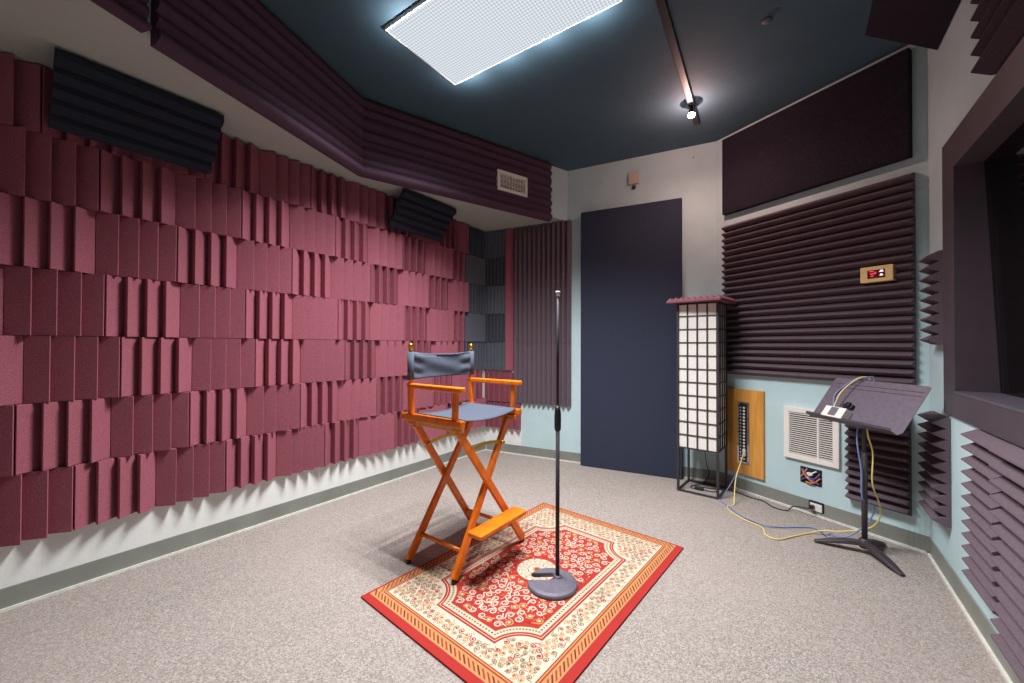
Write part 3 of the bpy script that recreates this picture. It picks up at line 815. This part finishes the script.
# ------------------------------------------------------------------ paper lantern
LN = empty('paper_lantern', (1.634, 3.396, 0), radians(-39.5)); tag(LN, 'tall square floor lantern with dark lattice over white paper', 'floor lamp')
S = .153; zb = .372; zt_ = 1.590
mb = MB()
for sx in (-1,1):
    for sy in (-1,1): mb.box(sx*S-.009,sx*S+.009,sy*S-.009,sy*S+.009,0,zt_)
mb.box(-S,S,-S-.008,-S+.008,0,.014); mb.box(-S,S,S-.008,S+.008,0,.014); mb.box(-S-.008,-S+.008,-S,S,0,.014); mb.box(S-.008,S+.008,-S,S,0,.014)
mb.build('frame', M['lattice'], LN)
rows = 11
for f_ in range(4):
    rot = f_*pi/2
    mb = MB(); mb.box(-S+.009,S-.009,-S+.002,-S+.004,zb+.005,zt_-.005); o = mb.build('paper_panel', M['paper'], LN); o.rotation_euler = (0,0,rot)
    mb = MB()
    for i in range(rows+1):
        zq = zb+(zt_-zb)*i/rows; h = .0085 if 0<i<rows else .012
        mb.box(-S+.009,S-.009,-S-.006,-S+.002,min(zq,zt_-.008)-h*.5,min(zq,zt_-.008)+h*.5)
    for j in (1,2,3): x = -S+2*S*j/4; mb.box(x-.0055,x+.0055,-S-.007,-S+.001,zb,zt_-.004)
    o = mb.build('lattice', M['lattice'], LN); o.rotation_euler = (0,0,rot)
mb = MB(); mb.box(-S+.009,S-.009,-S+.009,S-.009,zb+.002,zb+.006); mb.build('bottom_board', M['lattice'], LN)
# foam slab lying on it, with pyramids
mb = MB(); sl = .212; n = 9; cw = 2*sl/n
mb.box(-sl,sl,-sl,sl,0,.014)
for i in range(n):
    for j in range(n):
        x = -sl+i*cw; y = -sl+j*cw; mb.add([(x,y,.014),(x+cw,y,.014),(x+cw,y+cw,.014),(x,y+cw,.014),(x+cw/2,y+cw/2,.046)], [(0,1,4),(1,2,4),(2,3,4),(3,0,4)])
tag(mb.build('pyramid_foam', M['mauve'], loc=(1.610,3.352,zt_+.001), rz=radians(-45)), 'square burgundy pyramid foam slab lying on top of the lantern', 'foam slab')

# ------------------------------------------------------------------ music stand
st_ = empty('music_stand', (2.10, 2.36, 0)); tag(st_, 'dark metal music stand with tilted desk near the right corner', 'music stand')
mb = MB(); mb.lathe([(.026,.035),(.03,.05),(.026,.085),(.017,.09)], (0,0), 16); mb.build('hub', M['metal_dark'], st_)
for ang in (145, -92, 27):
    a = radians(ang); d = Vector((cos(a),sin(a),0)); q = Vector((-d.y,d.x,0)); ln = .24
    prof = [(.0,.062,.018,.03),(.08,.052,.024,.024),(.16,.034,.026,.018),(ln,.008,.014,.012)]
    V = []
    for (l,zc,w,h) in prof:
        c_ = d*l
        for sx, sz in ((-1,-1),(1,-1),(.8,1),(-.8,1)): V.append(c_+q*sx*w+Vector((0,0,max(zc+sz*h/2,.001))))
    F = [(0,1,2,3),(15,14,13,12)]
    for i in range(3):
        for k in range(4): F.append((i*4+k,i*4+(k+1)%4,(i+1)*4+(k+1)%4,(i+1)*4+k))
    m_ = MB(); m_.add(V,F); m_.build('leg', M['metal_dark'], st_, bevel=.004)
mb = MB(); mb.tube([(0,0,.06),(0,0,.60)], .0145, 14); mb.build('pole', M['metal_dark'], st_)
mb = MB(); mb.tube([(0,0,.55),(0,0,.885)], .0105, 12); mb.build('pole', M['metal_dark'], st_)
mb = MB(); mb.tube([(0,-.03,.88),(0,.03,.88)], .015, 10); mb.build('tilt_joint', M['black'], st_)
yaw = -1.527; tl = .974
e = Vector((cos(yaw),sin(yaw),0)); g = Vector((-sin(yaw)*cos(tl),cos(yaw)*cos(tl),sin(tl))); nn = e.cross(g).normalized()
dc = Vector((2.086,2.342,.894)) - Vector((2.10,2.36,0))
Mx = Matrix(((e.x,g.x,nn.x,dc.x),(e.y,g.y,nn.y,dc.y),(e.z,g.z,nn.z,dc.z),(0,0,0,1)))
Ld, Dd = .581, .308
mb = MB()
poly = [(-Ld/2,-Dd/2),(Ld/2-.02,-Dd/2),(Ld/2,-Dd/2+.02),(Ld/2,Dd/2-.012),(Ld/2-.012,Dd/2),(-Ld/2+.012,Dd/2),(-Ld/2,Dd/2-.012)]
mb.prism(poly, -.0025, 0)
desk = mb.build('desk', M['desk'], st_); desk.matrix_local = Mx
mb = MB(); mb.box(-Ld/2,Ld/2-.02,-Dd/2-.002,-Dd/2+.0,-.0025,.045); mb.box(-Ld/2,Ld/2-.02,-Dd/2,-Dd/2+.012,.0435,.045); mb.build('lip', M['metal_dark'], desk)
mb = MB(); mb.box(-Ld/2+.01,Ld/2-.01,.086,.088,0,.0012); mb.box(-Ld/2+.01,Ld/2-.01,.112,.114,0,.0012); mb.build('fold_crease', M['black'], desk)
base_w = Matrix.Translation((2.10,2.36,0)) @ Mx
def on_desk(p): return base_w @ Vector(p)
# white control box on the desk
cb = empty('control_box', (0,0,0)); cb.matrix_world = base_w @ Matrix.Translation((-.095,-.120,.0015))
mb = MB(); mb.box(-.072,.072,-.030,.042,0,.052); mb.build('housing', M['white'], cb, bevel=.004)
mb = MB(); mb.box(-.024,.026,-.020,.036,.052,.056); mb.build('pad', M['cast'], cb, bevel=.002)
tag(cb, 'white plastic control box with a grey pad resting on the music stand lip', 'control box')
cl = empty('cable_clip', (0,0,0)); cl.matrix_world = base_w @ Matrix.Translation((-.07,-.045,.0015))
mb = MB(); mb.box(-.03,.035,-.014,.014,0,.022); mb.build('jaw', M['black'], cl, bevel=.003)
mb = MB(); mb.box(.0,.028,-.008,.02,.022,.034); mb.build('grip', M['gap'], cl, bevel=.002)
tag(cl, 'small black clip on the music stand desk above the white box', 'clip')

# ------------------------------------------------------------------ cables
def cable(pts, r, mat, label, cat='cable', name='cable', n=7):
    mb = MB(); P = catmull(pts, n); mb.tube(P, r, 7); return tag(mb.build(name, mat, fix=False), label, cat)
jk = CW.p(.266,.045,.31); jk2 = CW.p(.250,.045,.262)
dY = [on_desk((-.135,-.075,.03)), on_desk((-.128,.02,.05)), on_desk((-.11,.12,.035)), on_desk((-.085,.165,.02)), on_desk((-.075,.17,-.02)), on_desk((-.04,.06,-.035)), (2.065,2.30,.74)]
cable([jk, jk+Vector((-.03,-.04,-.01)), (1.80,3.18,.17),(1.735,3.09,.05),(1.706,3.05,.007),(1.65,3.03,.006),(1.62,2.93,.006),(1.64,2.80,.006),(1.69,2.68,.006),(1.648,2.57,.006),(1.69,2.515,.006),(1.815,2.555,.006),(1.95,2.60,.006),(2.03,2.585,.03),(2.10,2.52,.055),(2.20,2.42,.13),(2.215,2.38,.25),(2.13,2.34,.42),(2.128,2.335,.60)]+dY[::-1],
      .0042, M['yellow'], 'pale yellow cable from the jack board along the carpet up to the music stand')
bY = [on_desk((-.15,-.07,.02)), on_desk((-.205,.01,.008)), on_desk((-.20,.06,.008)), on_desk((-.13,.14,.02)), on_desk((-.07,.17,.012)), on_desk((-.058,.165,-.03)), (2.06,2.36,.74)]
cable([jk2, jk2+Vector((-.03,-.04,-.03)), (1.79,3.24,.10),(1.71,3.21,.02),(1.66,3.16,.006),(1.655,3.00,.007),(1.66,2.85,.006),(1.72,2.70,.014),(1.816,2.684,.006),(1.952,2.685,.006),(2.04,2.67,.006),(2.02,2.55,.02),(1.99,2.46,.07),(2.03,2.40,.08),(2.15,2.40,.16),(2.17,2.37,.27),(2.08,2.35,.33),(2.072,2.35,.50)]+bY[::-1],
      .0042, M['bluec'], 'light blue cable from the jack board up to the white control box')
op = CW.p(.78,.047,.062)
cable([(1.60,3.47,.006),(1.72,3.40,.006),(1.86,3.36,.006),(1.93,3.22,.006),(1.99,3.13,.006),(1.99,3.02,.006),(2.05,2.955,.006),(2.11,2.97,.03),op+Vector((-.03,-.01,0)),op], .004, M['black'], 'black power cord from the lantern to the baseboard outlet', 'cord', 'extension_lead')
pc = empty('lamp_cord', (0,0,0)); tag(pc, 'short black lamp cord with inline switch inside the lantern legs', 'cord')
mb = MB(); mb.tube(catmull([(1.66,3.42,.371),(1.69,3.44,.22),(1.72,3.46,.10),(1.68,3.50,.02),(1.58,3.47,.007),(1.55,3.42,.007),(1.62,3.37,.010),(1.68,3.33,.007),(1.74,3.34,.007),(1.75,3.39,.007)],7), .0035, 7); mb.build('cord', M['black'], pc, fix=False)
mb = MB(); mb.box(-.035,.035,-.016,.016,0,.024); mb.build('switch', M['black'], pc, loc=(1.60,3.385,.001), rz=.5-1.2, bevel=.006)

# ------------------------------------------------------------------ world, camera, view
w = bpy.data.worlds.new('world'); scn.world = w; w.use_nodes = True
w.node_tree.nodes['Background'].inputs[0].default_value = (.35,.4,.5,1); w.node_tree.nodes['Background'].inputs[1].default_value = .3
cam = bpy.data.cameras.new('camera'); co = bpy.data.objects.new('camera', cam); COL.objects.link(co); scn.camera = co
cam.sensor_fit = 'HORIZONTAL'; cam.sensor_width = 36; cam.lens = 395.16/1024*36; cam.clip_start = .05
pit, rol = .0096, .0031
F_ = Vector((0,cos(pit),sin(pit))); U0 = Vector((0,-sin(pit),cos(pit))); R0 = Vector((1,0,0))
R_ = R0*cos(rol)+U0*sin(rol); U_ = U0*cos(rol)-R0*sin(rol)
m = Matrix((R_, U_, -F_)).transposed().to_4x4(); m.translation = Vector((0,0,1.23)); co.matrix_world = m
scn.view_settings.view_transform = 'Standard'
scn.view_settings.look = 'None'
scn.view_settings.exposure = 0.0
